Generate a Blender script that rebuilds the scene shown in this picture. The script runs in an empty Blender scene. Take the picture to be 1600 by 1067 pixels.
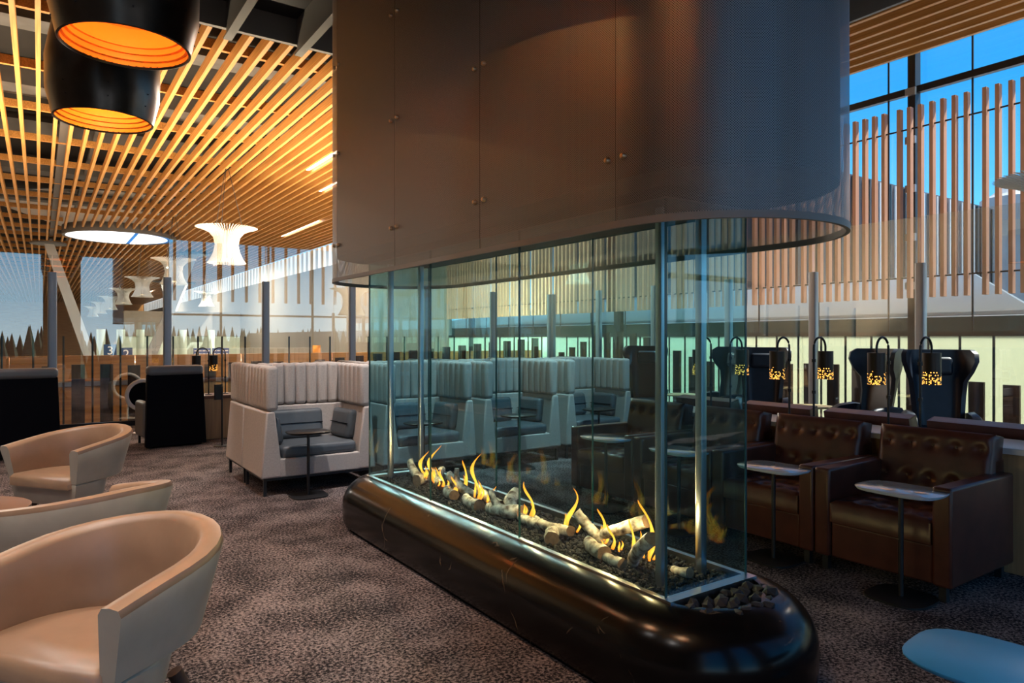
import bpy, bmesh, math, random
from mathutils import Vector, Matrix, Euler
random.seed(7)
R = math.radians
PI = math.pi
scn = bpy.context.scene
C = scn.collection

# ------------------------------------------------------------------ camera, sky, sun, exposure
cd = bpy.data.cameras.new('camera'); cam = bpy.data.objects.new('camera', cd); C.objects.link(cam)
cam.location = (0, 0, 1.5); cam.rotation_euler = (R(90), 0, R(-34.35))
cd.lens = 24.3; cd.sensor_width = 36; cd.shift_y = -0.0034; cd.clip_start = .05; cd.clip_end = 800
scn.camera = cam
w = bpy.data.worlds.new('world'); scn.world = w; w.use_nodes = True
nt = w.node_tree; bg = nt.nodes['Background']
tc = nt.nodes.new('ShaderNodeTexCoord'); sp = nt.nodes.new('ShaderNodeSeparateXYZ'); rp = nt.nodes.new('ShaderNodeValToRGB')
nt.links.new(tc.outputs['Generated'], sp.inputs[0]); nt.links.new(sp.outputs['Z'], rp.inputs[0]); nt.links.new(rp.outputs[0], bg.inputs[0])
e = rp.color_ramp.elements
e[0].position = 0.0; e[0].color = (.72, .90, 1.0, 1)
e[1].position = .75; e[1].color = (.015, .15, .48, 1)
m_ = e.new(.30); m_.color = (.022, .24, .58, 1)
m2_ = e.new(.14); m2_.color = (.10, .42, .74, 1)
bg.inputs[1].default_value = 1.0
sd = bpy.data.lights.new('sun', 'SUN'); sun = bpy.data.objects.new('sun', sd); C.objects.link(sun)
sd.energy = 7.0; sd.angle = R(.6); sd.color = (1, .95, .86)
sun.rotation_euler = Vector((-.60, .22, -.95)).to_track_quat('-Z', 'Y').to_euler()
scn.view_settings.view_transform = 'Standard'; scn.view_settings.look = 'None'
scn.view_settings.gamma = 1; scn.view_settings.use_curve_mapping = False
scn.view_settings.exposure = 1.0

# ------------------------------------------------------------------ materials
MATS = {}
def new_mat(name):
    m = bpy.data.materials.new(name); m.use_nodes = True; MATS[name] = m
    return m, m.node_tree, m.node_tree.nodes['Principled BSDF']
def pmat(name, col, rough=.5, metal=0, scale=0, amount=.25, bump=0, spec=.5, stretch=(1, 1, 1), col2=None, coords='Object', coat=0):
    m, t, b = new_mat(name)
    b.inputs['Base Color'].default_value = (*col, 1); b.inputs['Roughness'].default_value = rough
    b.inputs['Metallic'].default_value = metal; b.inputs['Specular IOR Level'].default_value = spec
    b.inputs['Coat Weight'].default_value = coat
    if scale:
        co = t.nodes.new('ShaderNodeTexCoord'); mp = t.nodes.new('ShaderNodeMapping'); mp.inputs['Scale'].default_value = stretch
        n = t.nodes.new('ShaderNodeTexNoise'); n.inputs['Scale'].default_value = scale; n.inputs['Detail'].default_value = 6
        r = t.nodes.new('ShaderNodeValToRGB')
        c2 = col2 or tuple(c * (1 - amount) for c in col)
        r.color_ramp.elements[0].position = .35; r.color_ramp.elements[0].color = (*c2, 1)
        r.color_ramp.elements[1].position = .65; r.color_ramp.elements[1].color = (*col, 1)
        t.links.new(co.outputs[coords], mp.inputs[0]); t.links.new(mp.outputs[0], n.inputs['Vector'])
        t.links.new(n.outputs[0], r.inputs[0]); t.links.new(r.outputs[0], b.inputs['Base Color'])
        if bump:
            bp = t.nodes.new('ShaderNodeBump'); bp.inputs['Strength'].default_value = bump; bp.inputs['Distance'].default_value = .01
            t.links.new(n.outputs[0], bp.inputs['Height']); t.links.new(bp.outputs[0], b.inputs['Normal'])
    return m
def emat(name, col, strength):
    m, t, b = new_mat(name)
    b.inputs['Base Color'].default_value = (*col, 1); b.inputs['Emission Color'].default_value = (*col, 1)
    b.inputs['Emission Strength'].default_value = strength
    return m
def glass(name, tint, refl_mul, bias):
    m, t, b = new_mat(name); t.nodes.remove(b)
    out = t.nodes['Material Output']
    tr = t.nodes.new('ShaderNodeBsdfTransparent'); tr.inputs[0].default_value = (*tint, 1)
    gl = t.nodes.new('ShaderNodeBsdfGlossy'); gl.inputs['Roughness'].default_value = 0.0; gl.inputs[0].default_value = (.92, .98, 1, 1)
    ge = t.nodes.new('ShaderNodeNewGeometry'); dt = t.nodes.new('ShaderNodeVectorMath'); dt.operation = 'DOT_PRODUCT'
    t.links.new(ge.outputs['Normal'], dt.inputs[0]); t.links.new(ge.outputs['Incoming'], dt.inputs[1])
    def mth(op, a, b2=0):
        n = t.nodes.new('ShaderNodeMath'); n.operation = op
        for i, v in enumerate((a, b2)):
            if isinstance(v, (int, float)): n.inputs[i].default_value = v
            else: t.links.new(v, n.inputs[i])
        return n
    pw = mth('POWER', mth('SUBTRACT', 1.0, mth('ABSOLUTE', dt.outputs['Value']).outputs[0]).outputs[0], 5.0)
    fr = mth('ADD', mth('MULTIPLY', pw.outputs[0], .96).outputs[0], .04)
    ma = t.nodes.new('ShaderNodeMath'); ma.operation = 'MULTIPLY_ADD'; ma.use_clamp = True
    ma.inputs[1].default_value = refl_mul; ma.inputs[2].default_value = bias
    mx = t.nodes.new('ShaderNodeMixShader')
    t.links.new(fr.outputs[0], ma.inputs[0]); t.links.new(ma.outputs[0], mx.inputs[0])
    t.links.new(tr.outputs[0], mx.inputs[1]); t.links.new(gl.outputs[0], mx.inputs[2]); t.links.new(mx.outputs[0], out.inputs[0])
    return m

pmat('steel', (.50, .53, .56), .28, 1.0)
pmat('post_grey', (.34, .37, .41), .4, .6)
pmat('dark_metal', (.012, .012, .014), .45, .0)
pmat('black_metal', (.02, .021, .024), .35, .6)
pmat('brass', (.55, .38, .22), .3, 1.0)
pmat('slat_wood', (.72, .36, .10), .5, scale=3, amount=.3, stretch=(14, .35, 14), col2=(.50, .22, .05))
pmat('panel_wood', (.62, .29, .085), .45, scale=2.0, amount=.3, stretch=(.5, .5, 9), col2=(.46, .19, .05))
pmat('walnut', (.085, .038, .024), .5, scale=3, stretch=(6, 6, .6), col2=(.04, .017, .011))
pmat('louver_wood', (.66, .34, .20), .6, scale=2, stretch=(5, 5, .4), col2=(.55, .27, .16))
pmat('oak', (.50, .33, .17), .5, scale=3, stretch=(8, 8, .5), col2=(.38, .24, .12))
pmat('light_oak', (.66, .50, .26), .4, scale=3, stretch=(1, 8, 8), col2=(.55, .40, .2))
pmat('roof_dark', (.020, .018, .017), .8, scale=1, amount=.4)
pmat('soffit', (.006, .006, .009), .7)
pmat('duct', (.20, .20, .20), .5, .3, scale=2, amount=.3)
pmat('beam_grey', (.16, .155, .15), .5, .2)
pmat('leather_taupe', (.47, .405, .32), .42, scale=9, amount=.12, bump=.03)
pmat('leather_lamplit', (.29, .175, .11), .36, scale=9, amount=.15, bump=.03)  # tan stands for warm lamp light on the same taupe leather
pmat('leather_brown', (.10, .028, .017), .33, scale=8, amount=.35, bump=.04)
pmat('navy', (.012, .020, .036), .42, scale=10, amount=.2)
pmat('booth_fabric', (.47, .415, .385), .85, scale=60, amount=.12, bump=.05, spec=.2)
pmat('slate_leather', (.085, .095, .108), .45, scale=8, amount=.15)
pmat('black_back', (.0025, .0025, .005), .7, spec=.08)
pmat('grey_leather', (.13, .135, .14), .4)
pmat('table_sky_tint', (.035, .27, .60), .3, scale=5, amount=.08)  # sky reflection on a white top put into the base colour
pmat('table_white', (.50, .55, .60), .15, scale=5, amount=.05, coat=1)
pmat('console_white', (.60, .61, .62), .3)
pmat('table_brown', (.16, .07, .04), .4)
pmat('drum_metal', (.10, .092, .085), .3, 1.0, scale=3, amount=.4)
pmat('white_fin', (.78, .76, .70), .6)
pmat('white_paint', (.78, .78, .76), .6)
pmat('taupe_wall', (.36, .30, .23), .7, scale=.7, amount=.1)
pmat('column_paint', (.46, .45, .42), .6)
pmat('mint', (.74, .84, .68), .7)
pmat('dark_band', (.012, .028, .034), .4)
pmat('blue_sign', (.01, .05, .16), .4)
pmat('screen_blue', (.02, .09, .33), .3)
pmat('sign_white', (.85, .85, .85), .5)
pmat('concrete', (.35, .36, .36), .8, scale=.4, amount=.2)
pmat('hall_floor', (.40, .38, .34), .3)
pmat('roof_white', (.58, .58, .57), .6)
pmat('dark_clad', (.035, .045, .06), .6, scale=1, amount=.3)
pmat('forest', (.03, .055, .03), .9, scale=2, amount=.4)
pmat('lava', (.022, .018, .020), .75, scale=40, amount=.6, bump=.5)
pmat('pebble', (.020, .017, .019), .7, scale=60, amount=.6)
pmat('bark', (.72, .66, .58), .85, scale=24, bump=.6, stretch=(1, 1, 1), col2=(.10, .065, .045))
pmat('log_end', (.26, .15, .09), .8, scale=30, amount=.5)
pmat('orange_lining', (.95, .36, .05), .4)
glass('fire_glass', (.775, .945, .975), .9, .0)
glass('rail_glass', (.965, .99, .985), 1.0, .10)
glass('clear_glass', (.94, .98, .99), .7, .0)
pmat('glass_edge', (.02, .07, .07), .2)

# frosted panel lit from outside
m, t, b = new_mat('frosted'); t.nodes.remove(b)
tl = t.nodes.new('ShaderNodeBsdfTranslucent'); tl.inputs[0].default_value = (.90, .92, .74, 1)
df = t.nodes.new('ShaderNodeBsdfDiffuse'); df.inputs[0].default_value = (.80, .85, .70, 1)
mx = t.nodes.new('ShaderNodeMixShader'); mx.inputs[0].default_value = .35
t.links.new(tl.outputs[0], mx.inputs[1]); t.links.new(df.outputs[0], mx.inputs[2]); t.links.new(mx.outputs[0], t.nodes['Material Output'].inputs[0])

m, t, b = new_mat('diffuser'); t.nodes.remove(b)
tl = t.nodes.new('ShaderNodeBsdfTranslucent'); tl.inputs[0].default_value = (.95, .95, .95, 1)
t.links.new(tl.outputs[0], t.nodes['Material Output'].inputs[0])
# carpet
m, t, b = new_mat('carpet'); b.inputs['Roughness'].default_value = .95; b.inputs['Specular IOR Level'].default_value = .1
co = t.nodes.new('ShaderNodeTexCoord')
n1 = t.nodes.new('ShaderNodeTexNoise'); n1.inputs['Scale'].default_value = 62; n1.inputs['Detail'].default_value = 4; n1.inputs['Roughness'].default_value = .7
n2 = t.nodes.new('ShaderNodeTexNoise'); n2.inputs['Scale'].default_value = 3.2; n2.inputs['Detail'].default_value = 5
ad = t.nodes.new('ShaderNodeMath'); ad.operation = 'MULTIPLY_ADD'; ad.inputs[1].default_value = .30
r1 = t.nodes.new('ShaderNodeValToRGB')
r1.color_ramp.elements[0].position = .59; r1.color_ramp.elements[0].color = (.012, .009, .011, 1)
r1.color_ramp.elements[1].position = .77; r1.color_ramp.elements[1].color = (.28, .22, .21, 1)
t.links.new(co.outputs['Object'], n1.inputs['Vector']); t.links.new(co.outputs['Object'], n2.inputs['Vector'])
t.links.new(n2.outputs[0], ad.inputs[0]); t.links.new(n1.outputs[0], ad.inputs[2]); t.links.new(ad.outputs[0], r1.inputs[0])
t.links.new(r1.outputs[0], b.inputs['Base Color'])
bp = t.nodes.new('ShaderNodeBump'); bp.inputs['Strength'].default_value = .5; bp.inputs['Distance'].default_value = .01
t.links.new(n1.outputs[0], bp.inputs['Height']); t.links.new(bp.outputs[0], b.inputs['Normal'])

# black marble with pale veins
m, t, b = new_mat('marble'); b.inputs['Roughness'].default_value = .2; b.inputs['Specular IOR Level'].default_value = .28
co = t.nodes.new('ShaderNodeTexCoord')
nz = t.nodes.new('ShaderNodeTexNoise'); nz.inputs['Scale'].default_value = 1.5; nz.inputs['Detail'].default_value = 7
vm = t.nodes.new('ShaderNodeVectorMath'); vm.operation = 'MULTIPLY_ADD'; vm.inputs[1].default_value = (.5, .5, .5)
vo = t.nodes.new('ShaderNodeTexVoronoi'); vo.feature = 'DISTANCE_TO_EDGE'; vo.inputs['Scale'].default_value = 2.0
r1 = t.nodes.new('ShaderNodeValToRGB'); r1.color_ramp.elements[0].color = (1, 1, 1, 1); r1.color_ramp.elements[0].position = 0; r1.color_ramp.elements[1].color = (0, 0, 0, 1); r1.color_ramp.elements[1].position = .008
n3 = t.nodes.new('ShaderNodeTexNoise'); n3.inputs['Scale'].default_value = 6; r3 = t.nodes.new('ShaderNodeValToRGB'); r3.color_ramp.elements[0].position = .55; r3.color_ramp.elements[1].position = .7
mu = t.nodes.new('ShaderNodeMath'); mu.operation = 'MULTIPLY'
mc = t.nodes.new('ShaderNodeMix'); mc.data_type = 'RGBA'; mc.inputs[6].default_value = (.0035, .0028, .0028, 1); mc.inputs[7].default_value = (.20, .14, .09, 1)
L = t.links.new
L(co.outputs['Object'], nz.inputs['Vector']); L(nz.outputs[1], vm.inputs[0]); L(co.outputs['Object'], vm.inputs[2]); L(vm.outputs[0], vo.inputs['Vector'])
L(vo.outputs[0], r1.inputs[0]); L(co.outputs['Object'], n3.inputs['Vector']); L(n3.outputs[0], r3.inputs[0]); L(r1.outputs[0], mu.inputs[0]); L(r3.outputs[0], mu.inputs[1])
L(mu.outputs[0], mc.inputs[0]); L(mc.outputs[2], b.inputs['Base Color'])

# perforated metal (holes in metres over UV)
m, t, b = new_mat('perforated')
b.inputs['Base Color'].default_value = (.215, .215, .222, 1); b.inputs['Metallic'].default_value = .8; b.inputs['Roughness'].default_value = .45
uv = t.nodes.new('ShaderNodeUVMap'); sx = t.nodes.new('ShaderNodeSeparateXYZ'); t.links.new(uv.outputs[0], sx.inputs[0])
def mnode(op, a, bb=None):
    n = t.nodes.new('ShaderNodeMath'); n.operation = op
    for i, v in enumerate((a, bb)):
        if v is None: continue
        if isinstance(v, (int, float)): n.inputs[i].default_value = v
        else: t.links.new(v, n.inputs[i])
    return n.outputs[0]
PIT = .0095
su = mnode('SINE', mnode('MULTIPLY', sx.outputs[0], 2 * PI / PIT)); sv = mnode('SINE', mnode('MULTIPLY', sx.outputs[1], 2 * PI / PIT))
hole = mnode('GREATER_THAN', mnode('MULTIPLY', su, sv), .22)
tr = t.nodes.new('ShaderNodeBsdfTransparent'); mx = t.nodes.new('ShaderNodeMixShader')
t.links.new(hole, mx.inputs[0]); t.links.new(b.outputs[0], mx.inputs[1]); t.links.new(tr.outputs[0], mx.inputs[2])
t.links.new(mx.outputs[0], t.nodes['Material Output'].inputs[0])

# lamp shade with glowing punched dots, denser to the bottom
m, t, b = new_mat('dotted_shade')
b.inputs['Base Color'].default_value = (.03, .022, .018, 1); b.inputs['Metallic'].default_value = .6; b.inputs['Roughness'].default_value = .4
uv = t.nodes.new('ShaderNodeUVMap'); sx = t.nodes.new('ShaderNodeSeparateXYZ'); t.links.new(uv.outputs[0], sx.inputs[0])
vo = t.nodes.new('ShaderNodeTexVoronoi'); vo.voronoi_dimensions = '2D'; vo.inputs['Scale'].default_value = 1; vo.inputs['Randomness'].default_value = .25
mp = t.nodes.new('ShaderNodeMapping'); mp.inputs['Scale'].default_value = (40, 24, 1); t.links.new(uv.outputs[0], mp.inputs[0]); t.links.new(mp.outputs[0], vo.inputs['Vector'])
sc = t.nodes.new('ShaderNodeSeparateColor'); t.links.new(vo.outputs['Color'], sc.inputs[0])
dot = mnode('LESS_THAN', vo.outputs['Distance'], .43)
keep = mnode('GREATER_THAN', sc.outputs[0], mnode('MULTIPLY_ADD', sx.outputs[1], 1.15))
keep.node.inputs[2].default_value = -.10
lit = mnode('MULTIPLY', dot, keep)
b.inputs['Emission Color'].default_value = (1, .42, .07, 1)
t.links.new(mnode('MULTIPLY', lit, 1.5), b.inputs['Emission Strength'])

# flame
m, t, b = new_mat('flame'); t.nodes.remove(b)
co = t.nodes.new('ShaderNodeTexCoord'); sx = t.nodes.new('ShaderNodeSeparateXYZ'); t.links.new(co.outputs['Generated'], sx.inputs[0])
r1 = t.nodes.new('ShaderNodeValToRGB'); el = r1.color_ramp.elements
el[0].position = 0; el[0].color = (1, .17, .01, 1); el[1].position = 1; el[1].color = (1, .20, .012, 1)
q = el.new(.40); q.color = (1, .42, .04, 1)
t.links.new(sx.outputs[2], r1.inputs[0])
em = t.nodes.new('ShaderNodeEmission'); em.inputs[1].default_value = 1.5; t.links.new(r1.outputs[0], em.inputs[0])
tr = t.nodes.new('ShaderNodeBsdfTransparent'); lw = t.nodes.new('ShaderNodeLayerWeight'); lw.inputs[0].default_value = .35
mx = t.nodes.new('ShaderNodeMixShader')
t.links.new(lw.outputs['Facing'], mx.inputs[0]); t.links.new(em.outputs[0], mx.inputs[1]); t.links.new(tr.outputs[0], mx.inputs[2])
t.links.new(mx.outputs[0], t.nodes['Material Output'].inputs[0])
emat('lamp_glow', (1, .33, .03), 1.1)
emat('pendant_glow', (1, .72, .38), 1.2)
emat('strip_glow', (1, .95, .85), 4.0)

# ------------------------------------------------------------------ mesh helpers
class MB:
    def __init__(s): s.v = []; s.f = []; s.mi = []; s.uv = None
    def add(s, vs, fs, mi=0):
        o = len(s.v); s.v += [tuple(v) for v in vs]; s.f += [tuple(i + o for i in f) for f in fs]; s.mi += [mi] * len(fs); return s
    def box(s, x0, x1, y0, y1, z0, z1, mi=0):
        return s.add([(x0,y0,z0),(x1,y0,z0),(x1,y1,z0),(x0,y1,z0),(x0,y0,z1),(x1,y0,z1),(x1,y1,z1),(x0,y1,z1)],
                     [(3,2,1,0),(4,5,6,7),(0,1,5,4),(1,2,6,5),(2,3,7,6),(3,0,4,7)], mi)
    def loft(s, rings, closed=True, cap=True, mi=0):
        n = len(rings[0]); o = len(s.v)
        for r in rings: s.v += [tuple(p) for p in r]
        for i in range(len(rings) - 1):
            for j in range(n if closed else n - 1):
                k = (j + 1) % n
                s.f.append((o + i*n + j, o + i*n + k, o + (i+1)*n + k, o + (i+1)*n + j)); s.mi.append(mi)
        if cap and closed:
            s.f.append(tuple(o + j for j in reversed(range(n)))); s.mi.append(mi)
            s.f.append(tuple(o + (len(rings)-1)*n + j for j in range(n))); s.mi.append(mi)
        return s
    def prism(s, poly, z0, z1, mi=0):
        return s.loft([[(x, y, z0) for x, y in poly], [(x, y, z1) for x, y in poly]], mi=mi)
    def lathe(s, prof, n=24, cx=0, cy=0, cap=False, mi=0):
        return s.loft([[(cx + r*math.cos(2*PI*j/n), cy + r*math.sin(2*PI*j/n), z) for j in range(n)] for r, z in prof], cap=cap, mi=mi)
    def tube(s, path, r, n=8, mi=0):
        path = [Vector(p) for p in path]; rings = []
        for i, p in enumerate(path):
            d = (path[min(i+1, len(path)-1)] - path[max(i-1, 0)]).normalized()
            a = d.cross(Vector((0, 0, 1)) if abs(d.z) < .9 else Vector((1, 0, 0))).normalized(); bb = d.cross(a)
            rr = r[i] if isinstance(r, (list, tuple)) else r
            rings.append([p + rr*(math.cos(2*PI*j/n)*a + math.sin(2*PI*j/n)*bb) for j in range(n)])
        return s.loft(rings, mi=mi)
    def build(s, name, mat, parent=None, smooth=None, bevel=0, seg=3, loc=None, rot=None):
        me = bpy.data.meshes.new(name); me.from_pydata(s.v, [], s.f)
        mats = mat if isinstance(mat, (list, tuple)) else [mat]
        for q in mats: me.materials.append(MATS[q])
        if len(mats) > 1: me.polygons.foreach_set('material_index', s.mi)
        bm = bmesh.new(); bm.from_mesh(me); bmesh.ops.recalc_face_normals(bm, faces=bm.faces); bm.to_mesh(me); bm.free()
        o = bpy.data.objects.new(name, me); C.objects.link(o)
        if parent: o.parent = parent
        if loc: o.location = loc
        if rot: o.rotation_euler = rot
        if bevel:
            md = o.modifiers.new('bevel', 'BEVEL'); md.width = bevel; md.segments = seg; md.limit_method = 'ANGLE'; md.angle_limit = R(35)
            md.harden_normals = False
        if smooth or bevel:
            me.shade_smooth(); me.set_sharp_from_angle(angle=R(smooth or 50))
        return o
def tag(o, label=None, cat=None, group=None, kind=None):
    if label: o['label'] = label
    if cat: o['category'] = cat
    if group: o['group'] = group
    if kind: o['kind'] = kind
    return o
def empty(name, loc, rz=0, label=None, cat=None, group=None, kind=None):
    o = bpy.data.objects.new(name, None); C.objects.link(o); o.location = loc; o.rotation_euler = (0, 0, rz); o.empty_display_size = .1
    return tag(o, label, cat, group, kind)
def kids(o): return [c for c in bpy.data.objects if c.parent == o]
def copy_tree(o, parent=None):
    c = o.copy(); C.objects.link(c)
    if parent: c.parent = parent
    for ch in kids(o): copy_tree(ch, c)
    return c
def box(*a): return MB().box(*a)
def struct(o): o['kind'] = 'structure'; return o
def arc(cx, cy, r, a0, a1, n): return [(cx + r*math.cos(a0 + (a1-a0)*i/n), cy + r*math.sin(a0 + (a1-a0)*i/n)) for i in range(n + 1)]
def rrect(x0, x1, y0, y1, r, n=6):
    return arc(x1-r, y1-r, r, 0, PI/2, n) + arc(x0+r, y1-r, r, PI/2, PI, n) + arc(x0+r, y0+r, r, PI, 1.5*PI, n) + arc(x1-r, y0+r, r, 1.5*PI, 2*PI, n)
def stadium(cx, r, ya, yb, n=20): return arc(cx, ya, r, PI, 2*PI, n) + arc(cx, yb, r, 0, PI, n)
CA, SA = math.cos(R(34.35)), math.sin(R(34.35))
def y_at(px, X):
    k = (px - 800) / 1080; return X * (CA - SA*k) / (SA + CA*k)
def x_at(px, Y):
    k = (px - 800) / 1080; return Y * (SA + CA*k) / (CA - SA*k)

# ------------------------------------------------------------------ setting: floors, walls, ceiling
XR, YF, XW = 10.4, 13.5, 12.0
struct(box(-8, 11.7, -3, 13.65, -.3, 0).build('floor', 'carpet'))
struct(box(-8, 14, 13.65, 112, -4.7, -4.5).build('floor_hall', 'hall_floor'))
struct(box(-8.3, -8, -3.3, 112, -4.5, 7.4).build('wall_left', 'taupe_wall'))
wb = MB()
for x0, x1, z0, z1 in ((-8, -2.6, -.3, 7.4), (0.1, 1.25, -.3, 7.4), (2.75, 4.2, -.3, 7.4), (-2.6, .1, 5.5, 7.4), (1.25, 2.75, 5.5, 7.4), (4.2, 12, 5.5, 7.4)):
    wb.box(x0, x1, -3.3, -3, z0, z1)
struct(wb.build('wall_back', 'taupe_wall'))
wbk = bpy.data.objects['wall_back']
for i in range(14):
    x = 4.4 + i*.55
    box(x, x + .09, -3.45, -3.3, 3.0, 5.5).build('louver', 'louver_wood', wbk)
box(4.2, 12, -3.2, -3.1, 2.4, 2.48).build('transom', 'dark_metal', wbk)
for x in (6.1, 8.0, 9.9): box(x, x + .08, -3.2, -3.1, 0, 5.5).build('mullion', 'dark_metal', wbk)

# ceiling: roof deck with a round skylight, timber slats, battens, dark soffit over the hearth
SX, SY, SRAD = 3.0, 35.4, 2.1
ceil = MB()
hs = SRAD + 1.1
ceil.box(-8.3, SX - hs, -3.3, 112, 7.2, 7.4).box(SX + hs, 12.3, -3.3, 112, 7.2, 7.4).box(SX - hs, SX + hs, -3.3, SY - hs, 7.2, 7.4).box(SX - hs, SX + hs, SY + hs, 112, 7.2, 7.4)
ceil = struct(ceil.build('ceiling', 'roof_dark'))
SL0 = 6.1
proto = {}
def slat(x, y0, y1):
    key = (y0, y1)
    if key not in proto:
        proto[key] = box(-.035, .035, y0, y1, SL0, SL0 + .2).build('slat', 'slat_wood', ceil); o = proto[key]
    else:
        o = proto[key].copy(); C.objects.link(o)
    o.location = (x, 0, 0)
for i in range(-20, 40):
    x = -.02 + .3*i
    front = 10.95 if 1.4 < x < 9.7 else -2.9
    if SX - SRAD - .15 < x < SX + SRAD + .15:
        hh = math.sqrt(max(0, (SRAD + .15)**2 - (x - SX)**2))
        slat(x, front, round(SY - hh, 3)); slat(x, round(SY + hh, 3), 110)
    else:
        slat(x, front, 110)
bt = None
for i in range(-5, 36):
    y = 12.3 + 2.7*i
    if y > 109 or y < -2.5: continue
    segs = ((-6.2, 11.7),) if y > 10.95 and abs(y - SY) > SRAD + .1 else (((-6.2, 1.45), (9.75, 11.7)) if y < 10.95 else ((-6.2, SX - SRAD - .1), (SX + SRAD + .1, 11.7)))
    for x0, x1 in segs:
        box(x0, x1, y - .04, y + .04, SL0 + .2, SL0 + .36).build('batten', 'slat_wood', ceil)
ring = MB().lathe([(SRAD + .12, 5.96), (SRAD + .12, 6.35), (SRAD, 6.35), (SRAD, 5.96), (SRAD + .12, 5.96)], 48, SX, SY)
ring.build('skylight_ring', 'beam_grey', ceil, smooth=40)
MB().lathe([(SRAD + .10, 6.35), ((SRAD + 1.1)*1.43, 7.19)], 48, SX, SY).build('skylight_shaft', 'white_paint', ceil, smooth=60)
MB().lathe([(0, 5.985), (SRAD, 5.985), (SRAD, 5.98), (0, 5.98)], 48, SX, SY).build('skylight_diffuser', 'diffuser', ceil)
for i, y in enumerate((13.5, 17.1, 21.2, 25.6, 31, 40, 47)):
    box(-6, 11.5, y, y + .55 + .2*(i % 2), 6.62, 6.98).build('duct', 'duct', ceil)
for x in (1.2, 3.9, 7.2, 9.9): MB().tube([(x, 11.2, 6.7), (x, 108, 6.7)], .07, 8).build('pipe', 'duct', ceil)
box(.38, .62, -2.9, 60, 6.32, 6.7).build('beam', 'beam_grey', ceil)
soff = struct(box(1.45, 9.75, -3, 10.9, 6.5, 6.62).build('ceiling_soffit', 'soffit'))
box(1.45, 9.75, 10.86, 10.94, 6.1, 6.5).build('edge_trim', 'beam_grey', soff)
box(1.41, 1.47, -3, 10.94, 6.1, 6.5).build('edge_trim', 'beam_grey', soff)
box(9.73, 9.79, -3, 10.94, 6.1, 6.5).build('edge_trim', 'beam_grey', soff)
for x in (2.3, 3.35, 4.4, 5.45, 6.5, 7.55, 8.6):
    bm_ = MB().box(x - .015, x + .015, -3, 10.85, 5.95, 6.5).box(x - .06, x + .06, -3, 10.85, 5.92, 5.95)
    bm_.build('beam', 'beam_grey', soff)
for x, y in ((9.25, 4.6), (9.25, 7.0)): box(x - .3, x + .3, y - .3, y + .3, 6.44, 6.5).build('air_diffuser', 'beam_grey', soff)
def area(name, loc, rot, sx_, sy_, en, col, parent=None):
    ld = bpy.data.lights.new(name, 'AREA'); ld.shape = 'RECTANGLE'; ld.size = sx_; ld.size_y = sy_; ld.energy = en; ld.color = col
    lo = bpy.data.objects.new(name, ld); C.objects.link(lo); lo.location = loc; lo.rotation_euler = rot
    if parent: lo.parent = parent
    return lo
for x, y0 in ((6.13, 14), (7.33, 16.5), (8.53, 12.5), (9.13, 27), (-3.17, 28), (9.13, 42), (-3.17, 46), (9.13, 58), (-3.17, 64), (9.13, 76)):  # first three are ceiling strips, the rest added to brighten the hall
    box(x - .04, x + .04, y0, y0 + 5, 6.14, 6.2).build('linear_and_fill_light', 'strip_glow', ceil)
    area('strip_and_fill_bulb', (x, y0 + 2.5, 6.1), (0, 0, 0), .08, 5, 300 if y0 < 20 else 420, (1, .90, .76), ceil)
for x in (-2.87, -.77):  # added downlights, fill light for the lounge
    for y in (1.0, 4.0, 7.0):
        MB().lathe([(.10, 6.06), (.10, 6.2), (.085, 6.2), (.085, 6.06), (.10, 6.06)], 20, x, y).build('fill_downlight_ring', 'white_paint', ceil)
        MB().lathe([(0, 6.15), (.085, 6.15), (.085, 6.14), (0, 6.14)], 20, x, y).build('fill_downlight_lens', 'strip_glow', ceil)
        ld = bpy.data.lights.new('fill_downlight_bulb', 'SPOT'); ld.energy = 190; ld.color = (1, .95, .91); ld.spot_size = R(95); ld.spot_blend = .7; ld.shadow_soft_size = .1
        lo = bpy.data.objects.new('fill_downlight_bulb', ld); C.objects.link(lo); lo.location = (x, y, 6.04); lo.parent = ceil
area('ceiling_fill', (2.6, 15.9, -4.5 + 5.5), (PI, 0, 0), 17, .12, 1450, (1, .80, .54))  # added uplight behind the timber panels, brightens the slat ceiling
for x, y, tx, ty in ((1.52, 5.2, 2.25, 6.8), (3.35, 5.7, 3.4, 6.85), (4.4, 5.4, 4.7, 6.85), (5.45, 5.4, 5.9, 6.85)):  # added spots, fill light for the booth fronts
    p = box(-.04, .04, -.12, .12, 0, .03).build('booth_fill_mount', 'dark_metal', soff, loc=(x, y, 5.89))
    d = Vector((tx, ty, .7)) - Vector((x, y, 5.75)); q = d.to_track_quat('-Z', 'Y').to_euler()
    MB().lathe([(.045, -.12), (.05, .08), (.02, .10)], 16, cap=True).build('fill_head', 'dark_metal', p, loc=(0, 0, -.18), rot=q)
    MB().tube([(0, 0, -.1), (0, 0, .02 if x > 1.6 else .60)], .012, 8).build('fill_stem', 'dark_metal', p)
    ld = bpy.data.lights.new('booth_fill_spot', 'SPOT'); ld.energy = 380; ld.color = (1, .95, .92); ld.spot_size = R(34); ld.spot_blend = .8; ld.shadow_soft_size = .05
    lo = bpy.data.objects.new('booth_fill_spot', ld); C.objects.link(lo); lo.parent = p; lo.location = Vector((0, 0, -.18)) + d.normalized()*.14; lo.rotation_euler = q

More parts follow.
